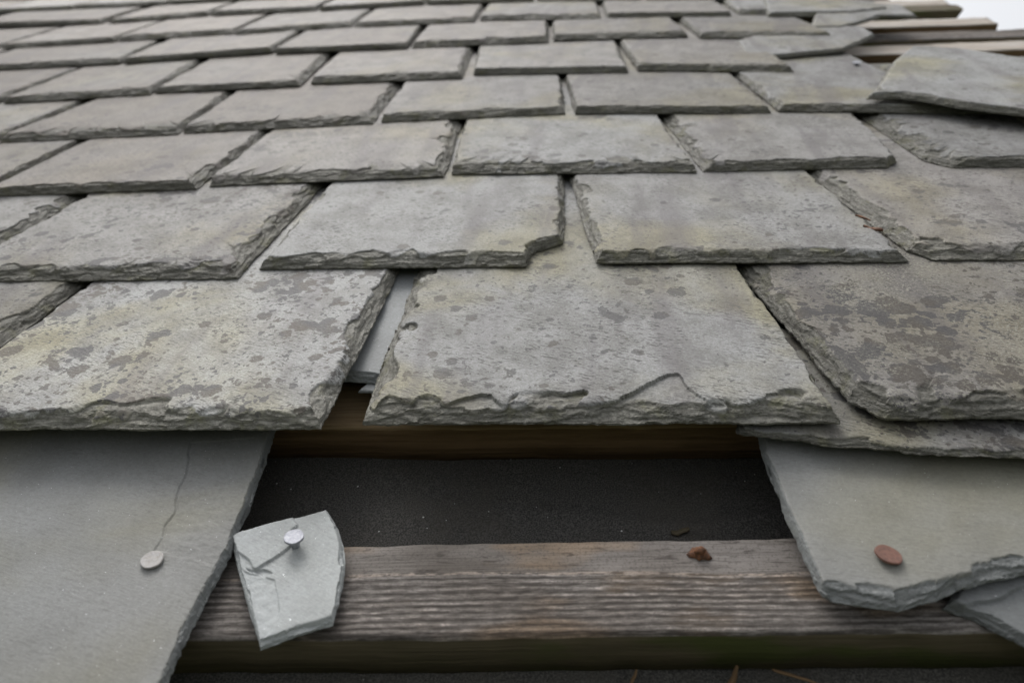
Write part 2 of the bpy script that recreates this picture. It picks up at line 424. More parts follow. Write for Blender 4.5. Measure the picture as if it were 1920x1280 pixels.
def felt_mat():
    m = NT('gritty_felt'); p = m.n('ShaderNodeTexCoord').outputs['Object']
    g = m.noise(p, 1100, 3, 0.7); l = m.noise(p, 18, 4, 0.6)
    c = m.mix(m.step(g, 0.35, 0.7), (0.026, 0.025, 0.023), (0.135, 0.128, 0.115))
    c = m.mix(m.math('MULTIPLY', m.step(l, 0.4, 0.7), 0.5), c, (0.075, 0.067, 0.054))
    v = m.vor(p, 300); cs = m.n('ShaderNodeSeparateColor'); m.put(cs.inputs[0], v.outputs['Color'])
    sp = m.step(m.math('SUBTRACT', m.math('MULTIPLY', m.math('SUBTRACT', cs.outputs[0], 0.90), 1.9), v.outputs['Distance']), 0.0, 0.03)
    c = m.mix(sp, c, (0.6, 0.6, 0.58))
    m.put(m.b.inputs['Base Color'], c); m.b.inputs['Roughness'].default_value = 0.9
    m.put(m.b.inputs['Normal'], m.bump(g, 0.9, 0.0015, m.bump(l, 0.5, 0.01)))
    return m.m


def metal_mat(name, col, rough, metallic, col2=None):
    m = NT(name); p = m.n('ShaderNodeTexCoord').outputs['Object']
    n = m.noise(p, 520, 4, 0.65)
    c = m.mix(m.step(n, 0.35, 0.68), col, col2 or tuple(x * 0.7 for x in col))
    m.put(m.b.inputs['Base Color'], c); m.b.inputs['Roughness'].default_value = rough; m.b.inputs['Metallic'].default_value = metallic
    m.put(m.b.inputs['Normal'], m.bump(n, 0.4, 0.0006))
    return m.m


M_SLATE = slate_mat('weathered_slate'); M_CLEAN = slate_mat('clean_slate', True)
M_WOOD = wood_mat('weathered_wood', 'weathered'); M_PALE = wood_mat('pale_wood', 'pale'); M_TAN = wood_mat('tan_wood', 'tan'); M_EDGE = wood_mat('green_sawn_wood', 'edge')
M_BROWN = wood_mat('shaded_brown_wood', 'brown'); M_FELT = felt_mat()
M_ALU = metal_mat('aluminium', (0.22, 0.225, 0.26), 0.55, 0.3, (0.33, 0.34, 0.37))
M_OLDALU = metal_mat('dull_aluminium', (0.30, 0.285, 0.265), 0.65, 0.2, (0.36, 0.35, 0.35))
M_COPPER = metal_mat('dull_copper', (0.185, 0.092, 0.068), 0.7, 0.15, (0.12, 0.065, 0.05))
M_RUST = metal_mat('rust', (0.17, 0.072, 0.032), 0.9, 0.0, (0.055, 0.028, 0.017))

# ------------------------------------------------------------------ ground below the eaves
gm = NT('grass_ground'); gp = gm.n('ShaderNodeTexCoord').outputs['Object']
gm.put(gm.b.inputs['Base Color'], gm.mix(gm.noise(gp, 2, 6, 0.7), (0.035, 0.05, 0.018), (0.09, 0.10, 0.05))); gm.b.inputs['Roughness'].default_value = 0.9
g = 3000.0
ground = link('ground', mk_mesh('ground', [(-g, -g, 0), (g, -g, 0), (g, g, 0), (-g, g, 0)], [np.array([[0, 1, 2, 3]])]), gm.m)
ground['kind'] = 'structure'

# ------------------------------------------------------------------ felt and battens
TAIL, TT = 0.030, 0.0085       # height of the tails' underside above the battens; nominal slate thickness
GAUGE = 0.175
TILT = TT / GAUGE
VERGE = P(1872, 45)[0]


def felt():
    u = np.concatenate([np.linspace(-2.2, -0.6, 30), np.linspace(-0.59, 0.5, 220), np.linspace(0.52, VERGE - 0.03, 12)]); v = np.concatenate([np.linspace(-0.1, 0.2, 20), np.linspace(0.205, 0.40, 90), np.linspace(0.42, 2.6, 90)])
    U, Vv = np.meshgrid(u, v)
    W = -0.0265 + 0.0025 * pn(U * 4, Vv * 6, 3) + 0.0012 * pn(U * 14, Vv * 22, 4) + 0.0022 * np.exp(-((Vv - 0.292 - 0.012 * pn(U * 9, U * 0 + 2.2, 8)) / 0.0045) ** 2) * sst(pn(U * 5, U * 0 + 6.6, 9) * 1.5 + .6)
    V = np.column_stack([U.ravel(), Vv.ravel(), W.ravel()])
    nx, ny = len(u), len(v); i = np.arange(nx * ny).reshape(ny, nx)
    Q = np.column_stack([i[:-1, :-1].ravel(), i[:-1, 1:].ravel(), i[1:, 1:].ravel(), i[1:, :-1].ravel()])
    o = link('roofing_felt', mk_mesh('roofing_felt', V, [Q], np.ones(len(Q), bool)), M_FELT, None, ROOF)
    tag(o, 'black gritty underlay felt showing in the hole between the battens', 'roofing felt')


felt()


def batten(a, b, width, thick, mat_top, mat_edge, seed, label, group, ragged=0.0, wob=0.0016):
    """a, b: front top edge ends in (u, v)"""
    a, b = np.array(a), np.array(b); L = np.linalg.norm(b - a); d = (b - a) / L
    nx = int(L / 0.006) + 2
    x = np.linspace(0, L, nx)
    prof = []   # cross-section (y, z): front bottom, front top, back top, back bottom, with softened arrises
    r = 0.0018
    zs = [(0, -thick), (0, -thick * .5), (0, -r), (r * .4, -r * .35), (r * 1.3, 0)] + [(width * t, 0) for t in (.12, .25, .4, .55, .7, .85)] + [(width - r, 0), (width, -r), (width, -thick)]
    V = []
    for k, (yy, zz) in enumerate(zs):
        w1 = wob * pn(x * 9, np.full(nx, 5.0 + (0 if yy < width / 2 else 9)), seed) + 0.5 * wob * pn(x * 60, np.full(nx, 1.0 + k), seed + 1)
        w2 = wob * 0.6 * pn(x * 14, np.full(nx, yy * 40), seed + 2) + 0.3 * wob * pn(x * 80, np.full(nx, k * 1.7), seed + 3)
        xx = x.copy()
        if ragged:
            xx = np.minimum(x, L - ragged * (0.5 + 0.5 * math.sin(k * 1.9 + seed)))
        V.append(np.column_stack([xx, yy + w1 * (1 if yy < width * .06 or yy > width * .94 else .2), zz + w2 * (1 if zz > -thick * .6 else 0)]))
    V = np.concatenate(V); K = len(zs); i = np.arange(K * nx).reshape(K, nx)
    Q = np.column_stack([i[:-1, :-1].ravel(), i[:-1, 1:].ravel(), i[1:, 1:].ravel(), i[1:, :-1].ravel()])
    Q2 = np.column_stack([i[-1, :-1], i[-1, 1:], i[0, 1:], i[0, :-1]])
    me = mk_mesh('batten', V, [Q, Q2, i[:, 0][None, :], i[::-1, -1][None, :]], np.concatenate([np.ones(len(Q), bool), np.zeros(len(Q2) + 2, bool)]))
    ang = math.atan2(d[1], d[0])
    o = link('batten', me, mat_top, None, ROOF @ Matrix.Translation((a[0], a[1], 0)) @ Matrix.Rotation(ang, 4, 'Z'))
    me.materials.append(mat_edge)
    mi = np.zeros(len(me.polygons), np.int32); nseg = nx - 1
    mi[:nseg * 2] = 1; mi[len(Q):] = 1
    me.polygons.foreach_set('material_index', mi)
    tag(o, label, 'batten', group)
    return o


def ext(p, q, u0, u1):
    """line through p and q, cut at u0 and u1"""
    s = (q[1] - p[1]) / (q[0] - p[0])
    return (u0, p[1] + s * (u0 - p[0])), (u1, p[1] + s * (u1 - p[0]))


GB = 'battens under the slates'
p, q = P(400, 1199), P(1700, 1183)
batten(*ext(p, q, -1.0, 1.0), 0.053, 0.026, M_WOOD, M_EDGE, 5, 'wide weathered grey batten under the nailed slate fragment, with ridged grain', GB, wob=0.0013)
p, q = P(620, 803), P(1300, 797)
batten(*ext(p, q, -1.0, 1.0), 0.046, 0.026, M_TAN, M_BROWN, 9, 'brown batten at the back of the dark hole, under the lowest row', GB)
TOPB = [((1560, 105), (2050, 88), 0.95, M_PALE, 'pale batten running behind the big loose slate, with brown shaded edge', 0),
        ((1560, 80), (2000, 66), 0.80, M_WOOD, 'long grey batten next above the big loose slate, reaching the edge of the photo', 0),
        ((1620, 53), (1872, 45), None, M_PALE, 'pale batten with sawn end against the sky, below the broken dark one', 0),
        ((1600, 26), (1812, 19), None, M_EDGE, 'dark batten with broken ragged end sticking into the sky', 0.03),
        ((1640, 13), (1782, 9), None, M_PALE, 'highest pale batten end at the verge, against the white sky', 0)]
for k, (p, q, u1, mt, lab, rag) in enumerate(TOPB):
    p, q = P(*p), P(*q)
    a, b = ext(p, q, p[0] - 0.28, u1 or q[0])
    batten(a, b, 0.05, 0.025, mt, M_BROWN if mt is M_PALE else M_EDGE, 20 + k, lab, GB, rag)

# ------------------------------------------------------------------ the courses
LEN = 0.40
GS = 'slates laid in courses'
rng = random.Random(4)


def place(me, name, u, v, w, rx=0.0, ry=0.0, rz=0.0, mat=None):
    return link(name, me, mat, None, ROOF @ Matrix.Translation((u, v, w)) @ Matrix.Rotation(rz, 4, 'Z') @ Matrix.Rotation(rx, 4, 'X') @ Matrix.Rotation(ry, 4, 'Y'))


def course_slate(row, FL, FR, UL=None, UR=None, T=None, seed=0, chf=None, chl=None, chr_=None, corner=None, notch=None, flakes=(), tone=1.0, warm=0.3, stain=0.4, speck=0.0,
                 label='', uv=False, length=LEN, lift=0.0, headpx=None, deep=None, topn=0.55, jit=0.75):
    a = np.array(FL) if uv else P(FL[0], FL[1], TAIL)
    b = np.array(FR) if uv else P(FR[0], FR[1], TAIL)
    top = TAIL + TT
    da = np.array([0, 1.0]); db = np.array([0, 1.0])
    if UL is not None: c = P(UL[0], UL[1], top, -TILT, a[1]); da = (c - a) / (c - a)[1]
    if UR is not None: c = P(UR[0], UR[1], top, -TILT, b[1]); db = (c - b) / (c - b)[1]
    T = T or rng.uniform(7.2, 8.6)
    o = (a + b) / 2
    rz = math.atan2(b[1] - a[1], b[0] - a[0])
    cs, sn = math.cos(-rz), math.sin(-rz)
    rot = lambda p: np.array([p[0] * cs - p[1] * sn, p[0] * sn + p[1] * cs])
    pa, pb = rot(a - o), rot(b - o)
    A1, B1 = pa + rot(da) * length, pb + rot(db) * length
    vis = GAUGE * 1.08
    Am, Bm = pa + rot(da) * vis, pb + rot(db) * vis
    res = {0: (0.8, 0.8), 1: (0.9, 0.9), 2: (1.2, 1.2), 3: (1.7, 1.6)}.get(row, (2.6, 2.4))
    s = res[0]
    cf = (chf or rng.choice((5, 7, 9, 11, 13))) * 1.1; topn = 0.8 if row < 3 else topn; cl = chl or rng.uniform(2, 4.5); cr = chr_ or rng.uniform(2.5, 5)
    pts, ch, st = [], [], []
    def add(p, c, stp): pts.append(np.array(p)); ch.append(c); st.append(stp)
    # counter-clockwise from the left end of the tail
    if corner and corner[0]:
        cx_, cy_ = corner[0]
        add(pa + np.array([cx_, 0.0005]), cf, s)
    else: add(pa, cf, s)
    if notch:
        for q_ in notch: add((pb[0] + q_[0], pb[1] + q_[1]), 3.0, s)
        ch[-1] = cr
    elif corner and corner[1]:
        cx_, cy_ = corner[1]
        add(pb + np.array([-cx_, 0.0005]), cr, s); add(pb + rot(db) * cy_, cr, s)
    else: add(pb, cr, s)
    if headpx:
        ch[-1] = 3.0
        for hp in headpx: add(rot(P(hp[0], hp[1], top, -TILT, a[1]) - o), 2.5, 2.0)
    else:
        add(Bm, 3.5, 9); add(B1, 3.5, 9)
    add(A1, 3.5, 9); add(Am, cl, s)
    if corner and corner[0]:
        add(pa + rot(da) * corner[0][1], cl * 1.2, s)
    me = slab('roof_slate', pts, ch, T, seed, st, flakes, dens=res[1], deep=deep or (24 if row < 2 else 18), center=(0, GAUGE * 0.72), topn=topn, jit=jit)
    ob = place(me, 'roof_slate', o[0], o[1], TAIL + (TT * 1000 - T) / 1000 + lift + rng.uniform(0, 0.0008), -math.atan(TILT), rng.uniform(-0.003, 0.003), rz, M_SLATE)
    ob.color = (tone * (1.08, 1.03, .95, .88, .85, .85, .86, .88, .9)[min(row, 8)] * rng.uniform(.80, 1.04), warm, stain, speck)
    tag(ob, label, 'roof slate', GS)
    return ob


ORD = ['first', 'second', 'third', 'fourth', 'fifth', 'sixth', 'seventh', 'eighth', 'ninth', 'tenth', 'eleventh', 'twelfth']
ROWN = ['lowest', 'second', 'third', 'fourth', 'fifth', 'sixth', 'seventh', 'eighth', 'ninth', 'tenth', 'eleventh', 'twelfth']

# ---- lowest row, over the hole
course_slate(0, (-1010, 815), (-196, 808), None, (128, 542), seed=101, label='lowest row slate at the photo\'s left edge, only its chipped right side in view', tone=.92, stain=.5, chr_=11)
course_slate(0, (-178, 808), (603, 808), (148, 540), (733, 520), T=8.5, seed=102, chf=10, chl=4, chr_=8, tone=1.08, warm=.05, stain=.74, speck=.1,
             label='big pale slate blotched with dark stains, left of the open joint')
o0 = None
fl = [([(-0.006, 0.003), (0.0145, 0.0125), (0.029, 0.0255), (0.040, 0.0335), (0.0475, 0.0360), (0.050, 0.0225), (0.0585, 0.0095), (0.062, 0.003)], 3.4, 0.6),
      ([(-0.082, 0.004), (-0.074, 0.012), (-0.061, 0.0175), (-0.055, 0.0165), (-0.048, 0.004)], 2.0),
      ([(-0.024, 0.003), (-0.020, 0.010), (-0.013, 0.0145), (-0.009, 0.004)], 1.7),
      ([(0.088, 0.003), (0.091, 0.0155), (0.0985, 0.0175), (0.101, 0.004)], 1.5)]
course_slate(0, (680, 797), (1575, 796), (775, 512), (1398, 510), T=8.6, seed=103, chf=10, chl=10, chr_=3, deep=42, flakes=fl, tone=1.0, warm=.05, stain=.34,
             label='central pale slate directly over the hole with a torn triangular flake in its front edge')
course_slate(0, (1618, 791), (2480, 786), (1405, 512), (2090, 495), T=8.6, seed=104, chf=9, chl=8, corner=((0.011, 0.016), None), tone=.68, warm=.5, stain=.85, speck=1.0,
             label='dark lichen speckled slate with brown patches, right of the central slate over the hole')
# ---- second row
course_slate(1, (-800, 552), (-112, 534), None, (132, 372), seed=111, tone=.95, stain=.4, chr_=10, label='second row slate cut by the photo\'s left edge, greenish chipped side')
course_slate(1, (-92, 532), (447, 527), (152, 369), (590, 350), seed=112, chf=10, chr_=11, tone=.98, warm=.3, stain=.72, label='mottled slate with a dark chipped right side, second row, left of the notched slate')
course_slate(1, (487, 508), (1053, 503), (612, 345), (1058, 335), seed=113, chf=9, chl=5, chr_=5, tone=1.06, warm=.05, stain=.3,
             notch=[(-0.0255, 0.0), (-0.0235, 0.020), (-0.0200, 0.0265), (-0.011, 0.032), (0.0, 0.040)], label='pale slate with a broken notch in its lower right corner')
course_slate(1, (1117, 500), (1702, 497), (1072, 335), (1530, 332), seed=114, chf=8, chl=7, chr_=4, tone=1.0, warm=.15, stain=.3, label='wide smooth grey slate just right of the notched one')
course_slate(1, (1722, 494), (2330, 490), (1537, 335), (2010, 318), seed=115, chf=11, chl=11, corner=((0.010, 0.016), None), tone=.96, warm=.45, stain=.4, label='second row slate at the right edge, with a thick greenish left side')
# ---- third row
R2 = [((-640, 388), (-40, 373), None, (128, 272)), ((-25, 371), (370, 358), (150, 270), (490, 252)), ((393, 352), (833, 335), (500, 250), (860, 235)),
      ((847, 330), (1306, 327), (870, 228), (1240, 222)), ((1318, 325), (1690, 318), (1252, 225), (1612, 218)), ((1752, 318), (2230, 315), (1640, 225), (2040, 220))]
L2 = ['third row slate cut by the left edge of the photo', 'buff slate with a long flaked front edge and dark gap on its right, third row',
      'grey slate with a sharp split in its front edge, above the notched slate', 'pale grey slate with small dark spots, above the middle joint of the second row',
      'slate with a rough green left border, overlapped on its right by a ragged neighbour', 'yellowish ragged slate with a dark oval patch, under the big loose slate']
X2 = [dict(), dict(chr_=7), dict(chr_=9, flakes=[([(.019, .003), (.032, .011), (.064, .027), (.074, .013), (.092, .003)], 2.6, .5)]), dict(), dict(chl=11, corner=(None, (.012, .014))), dict(chl=13, corner=((.014, .02), None))]
for i, (a, b, c, d) in enumerate(R2):
    course_slate(2, a, b, c, d, seed=120 + i, label=L2[i], tone=[.92, .95, 1.0, 1.06, 1.0, 1.0][i], warm=[.8, .8, .5, .05, .3, .1][i], stain=[.3, .3, .35, .35, .2, .4][i], **X2[i])
# ---- fourth row
R3 = [((-480, 290), (-20, 276), None, (130, 198)), ((0, 271), (335, 255), (155, 195), (420, 180)), ((345, 253), (700, 235), (432, 178), (745, 158)), ((715, 232), (1060, 217), (757, 156), (1052, 147)),
      ((1078, 217), (1445, 216), (1063, 150), (1375, 137))]
for i, (a, b, c, d) in enumerate(R3):
    course_slate(3, a, b, c, d, seed=130 + i, label='%s slate, %s from the left in the fourth row up from the hole' % (['brown grey', 'buff', 'purplish buff', 'pale', 'pale mauve'][i], ORD[i]),
                 tone=[.9, .95, .95, 1.03, 1.02][i], warm=[.9, .9, 1., .5, .4][i], stain=.22, chr_=[None, 6, 9, 4, 4][i])
course_slate(3, (1460, 214), (1850, 219), (1385, 140), None, seed=136, headpx=[(1800, 172), (1655, 131), (1592, 99), (1572, 93)], label='half uncovered slate with a small bright nail, left of the big loose slate', tone=1.0, warm=.1, stain=.2, length=0.30, chl=6)
course_slate(3, (1810, 218), (2180, 219), (1690, 137), (2000, 137), seed=137, label='shaded slate lying under the big loose slate at the right edge', tone=.9, warm=.2, stain=.3, length=0.215)
# ---- fifth row
R4 = [((-380, 212), (0, 194), None, (128, 135)), ((8, 197), (282, 180), (145, 130), (358, 122)), ((292, 178), (562, 165), (370, 122), (612, 105)), ((583, 160), (866, 150), (628, 103), (885, 92)),
      ((888, 142), (1178, 138), (895, 92), (1160, 82)), ((1196, 135), (1490, 138), (1170, 88), (1410, 80))]
for i, (a, b, c, d) in enumerate(R4):
    course_slate(4, a, b, c, d, seed=140 + i, label='%s slate, %s from the left in the fifth row up from the hole' % (['dark buff', 'brownish', 'buff', 'grey buff', 'pale', 'mauve grey'][i], ORD[i]),
                 tone=[.88, .93, .95, .97, 1.0, 1.0][i], warm=[1, 1, .95, .7, .5, .5][i], stain=.15, chr_=[6, 6, 9, 7, 5, 4][i])
# ---- sixth row
R5 = [((-420, 155), (-100, 140), None, None), ((-90, 138), (224, 121), None, (290, 78)), ((232, 121), (510, 100), (305, 78), (545, 68)), ((515, 103), (765, 93), (560, 65), (785, 55)), ((772, 92), (1028, 82), (795, 53), (1028, 43)),
      ((1037, 79), (1290, 72), (1035, 42), (1265, 38)), ((1314, 75), (1560, 75), (1280, 38), (1500, 35))]
for i, (a, b, c, d) in enumerate(R5):
    course_slate(5, a, b, c, d, seed=150 + i, label='dull brown slate just beyond the left edge of the photo, in the sixth row' if i == 0 else '%s slate, %s from the left in the sixth row up from the hole' % (['dull brown', 'brownish', 'smooth buff', 'rough brown', 'grey buff', 'pale mauve', 'light grey'][i], ORD[i - 1]),
                 tone=[.88, .9, 1.0, .88, .98, 1.0, 1.0][i], warm=[1, 1, .9, 1, .8, .6, .4][i], stain=.15)
# ---- seventh row
R6 = [((-240, 110), (-6, 95)), ((3, 94), (215, 80)), ((222, 79), (437, 66)), ((442, 68), (660, 52)), ((664, 53), (891, 44)), ((900, 41), (1127, 38)), ((1137, 36), (1372, 33)), ((1384, 30), (1606, 29))]
for i, (a, b) in enumerate(R6):
    course_slate(6, a, b, seed=160 + i, label='brown slate just beyond the left edge of the photo, in the seventh row' if i == 0 else '%s slate, %s from the left in the seventh row up from the hole' % (['brown', 'mauve brown', 'brownish', 'buff', 'purplish buff', 'pale grey', 'mauve grey', 'light'][i], ORD[i - 1]),
                 tone=rng.uniform(.9, 1.05), warm=[1, 1, 1, .9, .9, .4, .6, .1][i], stain=.12)
# ---- the rows above, out towards the ridge
R7 = [((-60, 54), (188, 46)), ((204, 46), (390, 30)), ((396, 31), (592, 21)), ((600, 22), (795, 10)), ((801, 10), (1000, 5)), ((1008, 4), (1204, 3)), ((1212, 3), (1420, 0))]
for i, (a, b) in enumerate(R7):
    course_slate(7, a, b, seed=170 + i, label='%s slate, %s from the left in the eighth row, blurred near the top' % (['brownish', 'purplish', 'buff', 'brown', 'mauve', 'grey mauve', 'pale grey'][i], ORD[i]),
                 tone=rng.uniform(.9, 1.05), warm=[1, 1, .9, 1, .7, .6, .3][i], stain=.1)
for row in range(8, 12):
    v = P(400, 25, TAIL)[1] + 0.0 if row == 8 else None
    v = 1.53 + GAUGE * (row - 7)
    u = -1.75 + rng.uniform(0, .1); k = 0; seen = 0
    while u < 0.50 - 0.012 * row:
        w_ = rng.uniform(.195, .225)
        sl = -0.032
        fa, fb_ = (u, v + sl * (u + .4)), (u + w_, v + sl * (u + w_ + .4))
        tone = rng.uniform(.85, 1.1) * (1.35 if u < -.9 and row < 10 else 1.0); warm = rng.uniform(.4, 1)  # far-left slates paler: glancing sky reflection put into their tone
        qa, qb = project(fa[0], fa[1], TAIL + TT), project(fb_[0], fb_[1], TAIL + TT)
        vis = qb[0] > 6 and qa[0] < 1914 and max(qa[1], qb[1]) > 1
        if vis:
            lab = '%s slate, %s from the left in the %s row up, blurred near the ridge' % ('pale' if tone > 1.12 else 'brownish' if warm > .7 else 'greyish', ORD[seen] if seen < 12 else 'last', ROWN[row]); seen += 1
        else: lab = 'slate near the ridge, just outside the frame of the photo'
        course_slate(row, fa, fb_, seed=200 + row * 17 + k, uv=True, label=lab, tone=tone, warm=warm, stain=.1)
        u += w_ + rng.uniform(.004, .01); k += 1


# a few more beyond the right edge of the photo, so the rows run on to the verge
for row, u, v, m_ in ((0, 0.402, 0.297, 2), (1, 0.462, 0.465, 1), (2, 0.436, 0.640, 2)):
    for k in range(m_):
        course_slate(row + 3 if row else 3, (u, v - .01 * k), (u + .205, v - .01 * (k + 1)), seed=400 + row * 5 + k, uv=True, label='slate of the lower rows, just outside the right edge of the photo', stain=.3)
        u += .212


# ------------------------------------------------------------------ single slates: poly in pixels on the plane of their top face
def pix_slate(name, px, wtop, T, cham, seed, label, cat, mat, step=0.8, flakes=(), ry=0.0, rx=0.0, tone=1.0, warm=0.0, stain=0.0, speck=0.0, dens=0.8, deep=20, jit=0.6, center=None, layers=3, group=None, topn=.5, und=.4, inner=0):
    q = np.array([P(a, b, wtop) for a, b in px]); c = q.mean(0) if center is None else P(*center, wtop)
    pts = q - c
    fl_ = [([P(a, b, wtop) - c for a, b in f], d) for f, d in flakes]
    me = slab(name, list(pts), cham if isinstance(cham, (list, tuple)) else [cham] * len(px), T, seed, step if isinstance(step, (list, tuple)) else [step] * len(px), fl_, dens=dens, deep=deep, jit=jit, layers=layers, center=(0, 0), topn=topn, und=und, inner=inner)
    o = place(me, name, c[0], c[1], wtop - T / 1000, rx, ry, 0, mat)
    o.color = (tone, warm, stain, speck)
    tag(o, label, cat, group)
    return o


# pixel outlines run counter-clockwise as seen on the roof (tail left -> tail right -> up -> head)
pix_slate('roof_slate', [(-700, 1420), (247, 1420), (303, 1280), (345, 1186), (388, 1100), (428, 1030), (442, 985), (466, 935), (476, 905), (497, 846), (515, 790), (-420, 790)], .012, 5.5, 1.6, 301,
          'large smooth green grey slate at lower left, one dull nail and a crack beside it', 'roof slate', M_CLEAN, step=[3] + [.8] * 10 + [5], deep=12, dens=.8, tone=1.2, warm=.75, jit=.7, center=(-60, 1050), inner=260,
          flakes=[([(290, 1032), (311, 985), (328, 955), (331, 925), (349, 880), (358, 830), (361, 830), (352.5, 880), (335, 925), (331.5, 957), (315, 987), (292, 1034)], 0.6), ([(292, 1030), (312, 985), (330, 955), (334, 925), (352, 880), (362, 830), (480, 820), (440, 985), (405, 1060)], .35)])
pix_slate('roof_slate', [(1540, 1096), (1562, 1113), (1640, 1126), (1690, 1131), (1760, 1113), (1800, 1094), (1850, 1080), (1920, 1064), (2150, 1040), (2350, 770), (1415, 770), (1430, 838), (1470, 945), (1500, 1012)], .0155, 5.6,
          [2.5, 5, 7, 7, 6, 6, 6, 6, 5, 4, 3, 1.6, 1.6, 1.6], 302, 'green grey slate with a copper nail and rounded lower left corner, right of the hole', 'roof slate', M_CLEAN, step=[.7] * 8 + [3, 4, 1, .8, .8, .8], tone=1.22, warm=.75, deep=16, center=(1760, 980), jit=.5)
pix_slate('roof_slate', [(1772, 1128), (1860, 1164), (1930, 1200), (2300, 1330), (2400, 1010), (1880, 1050), (1800, 1085)], .006, 5.5, 3.0, 303,
          'bluish slate piece poking out below the copper nailed slate at lower right', 'roof slate', M_CLEAN, step=1.0, tone=.95, jit=.8,
          flakes=[([(1780, 1118), (1800, 1135), (1850, 1130), (1925, 1100), (2100, 1060), (1880, 1020), (1800, 1060)], -1.6)])
pix_slate('roof_slate', [(1382, 806), (1440, 813), (1490, 820), (1560, 832), (1625, 833), (1700, 846), (1790, 850), (1850, 851), (1930, 857), (2250, 868), (2150, 620), (1440, 600), (1385, 765)], .0262, 3.0,
          [2, 2, 2.5, 3, 3, 3, 3, 3, 3, 3, 3, 3, 3], 304, 'thin dark stained slate tongue between the speckled slate and the copper nailed one', 'roof slate', M_SLATE, step=[.8] * 9 + [3, 6, 3, 2], tone=.70, warm=.1, stain=.8, speck=.3, deep=10, jit=1.0, layers=2, center=(1700, 800), rx=-.045)
# broken head left in the open joint
pix_slate('broken_slate', [(560, 708), (645, 703), (692, 706), (760, 710), (800, 706), (880, 480), (640, 480)], .0212, 5.5, 4.0, 305, 'clean pale broken slate seen down the open joint left of the central slate', 'slate piece', M_CLEAN, step=[1, .7, .7, .7, 1, 4, 4], tone=1.35, deep=10, jit=.5)
pix_slate('slate_shard', [(671, 733), (760, 737), (780, 690), (712, 694)], .0155, 1.6, 1.2, 306, 'tiny pointed slate shard at the bottom of the open joint', 'slate shard', M_CLEAN, step=.6, tone=1.4, deep=4, dens=.6, jit=.3, layers=1)
# nailed fragment
pix_slate('slate_fragment', [(485, 1210), (548, 1186), (622, 1164), (634, 1124), (641, 1090), (645, 1052), (642, 1016), (633, 985), (612, 951), (540, 969), (455, 992), (430, 1003), (438, 1040), (456, 1110)], .0085, 3.6,
          [3.5, 3] + [1.5] * 12, 307, 'small broken slate fragment held by a raised bright nail on the wide batten', 'slate piece', M_CLEAN, step=.6, dens=.7, deep=24, tone=2.15, warm=.08, jit=.3, center=(545, 1075), layers=2, inner=30, ry=0.0, topn=.35,
          flakes=[([(430, 1003), (455, 988), (545, 965), (560, 985), (543, 1000), (550, 1018), (530, 1037), (505, 1055), (480, 1068), (462, 1050)], -1.1), ([(462, 1066), (478, 1074), (494, 1083), (512, 1074), (500, 1068), (482, 1068)], .8),
                  ([(512, 1085), (525, 1120), (520, 1160), (485, 1205), (440, 1060), (470, 1075)], .35)])
# big loose slate and the displaced pieces by the bare battens
pix_slate('loose_slate', [(1626, 176), (1688, 175), (1750, 184), (1800, 194), (1920, 210), (2150, 243), (2150, 128), (1920, 104), (1790, 84), (1712, 80), (1672, 112), (1650, 150)], .050, 7.0, [6, 5, 3, 3, 3, 3, 3, 3, 3, 3, 4, 6], 308,
          'big pale loose slate lying askew on the others at upper right', 'loose slate', M_SLATE, step=1.6, dens=1.5, deep=14, tone=1.0, warm=.0, stain=.1, rx=-.02, ry=0.0)
pix_slate('displaced_slate', [(1400, 104), (1452, 104), (1520, 97), (1578, 92), (1626, 72), (1642, 62), (1612, 48), (1540, 48), (1440, 60), (1380, 75)], .0345, 5.0, 3, 309, 'twisted pale slate under the end of the sixth row, edge pointing to the battens', 'loose slate', M_SLATE, step=2, dens=1.8, deep=12, tone=.90, warm=.1, stain=.1)
pix_slate('displaced_slate', [(1518, 50), (1580, 49), (1620, 38), (1652, 28), (1722, 29), (1690, 8), (1600, 4), (1530, 20)], .0365, 5.0, 3, 310, 'higher twisted slate whose dark diagonal edge points at the broken batten', 'loose slate', M_SLATE, step=2, dens=1.8, deep=12, tone=.92, warm=.1, stain=.1)
pix_slate('displaced_slate', [(1440, 24), (1600, 22), (1668, 14), (1640, 3), (1560, -8), (1430, -5)], .039, 7.0, 4, 311, 'pale slate at the very top right end of the slated area', 'loose slate', M_SLATE, step=2, dens=1.8, deep=12, tone=.92, warm=.1, stain=.1)


# ------------------------------------------------------------------ nails
def lathe(prof, n=40, wob=0.0, seed=0):
    V, Q = [], []
    for k, (r, z) in enumerate(prof):
        for j in range(n):
            a = 2 * math.pi * j / n
            rr = r * (1 + wob * math.sin(2 * a + seed) + wob * .7 * math.sin(5 * a + seed * 2))
            V.append((rr * math.cos(a), rr * math.sin(a), z))
    for k in range(len(prof) - 1):
        for j in range(n):
            Q.append((k * n + j, k * n + (j + 1) % n, (k + 1) * n + (j + 1) % n, (k + 1) * n + j))
    V.append((0, 0, prof[0][1])); V.append((0, 0, prof[-1][1]))
    T = [(len(V) - 2, (j + 1) % n, j) for j in range(n)] + [((len(prof) - 1) * n + j, (len(prof) - 1) * n + (j + 1) % n, len(V) - 1) for j in range(n)]
    return np.array(V), [np.array(Q), np.array(T)]


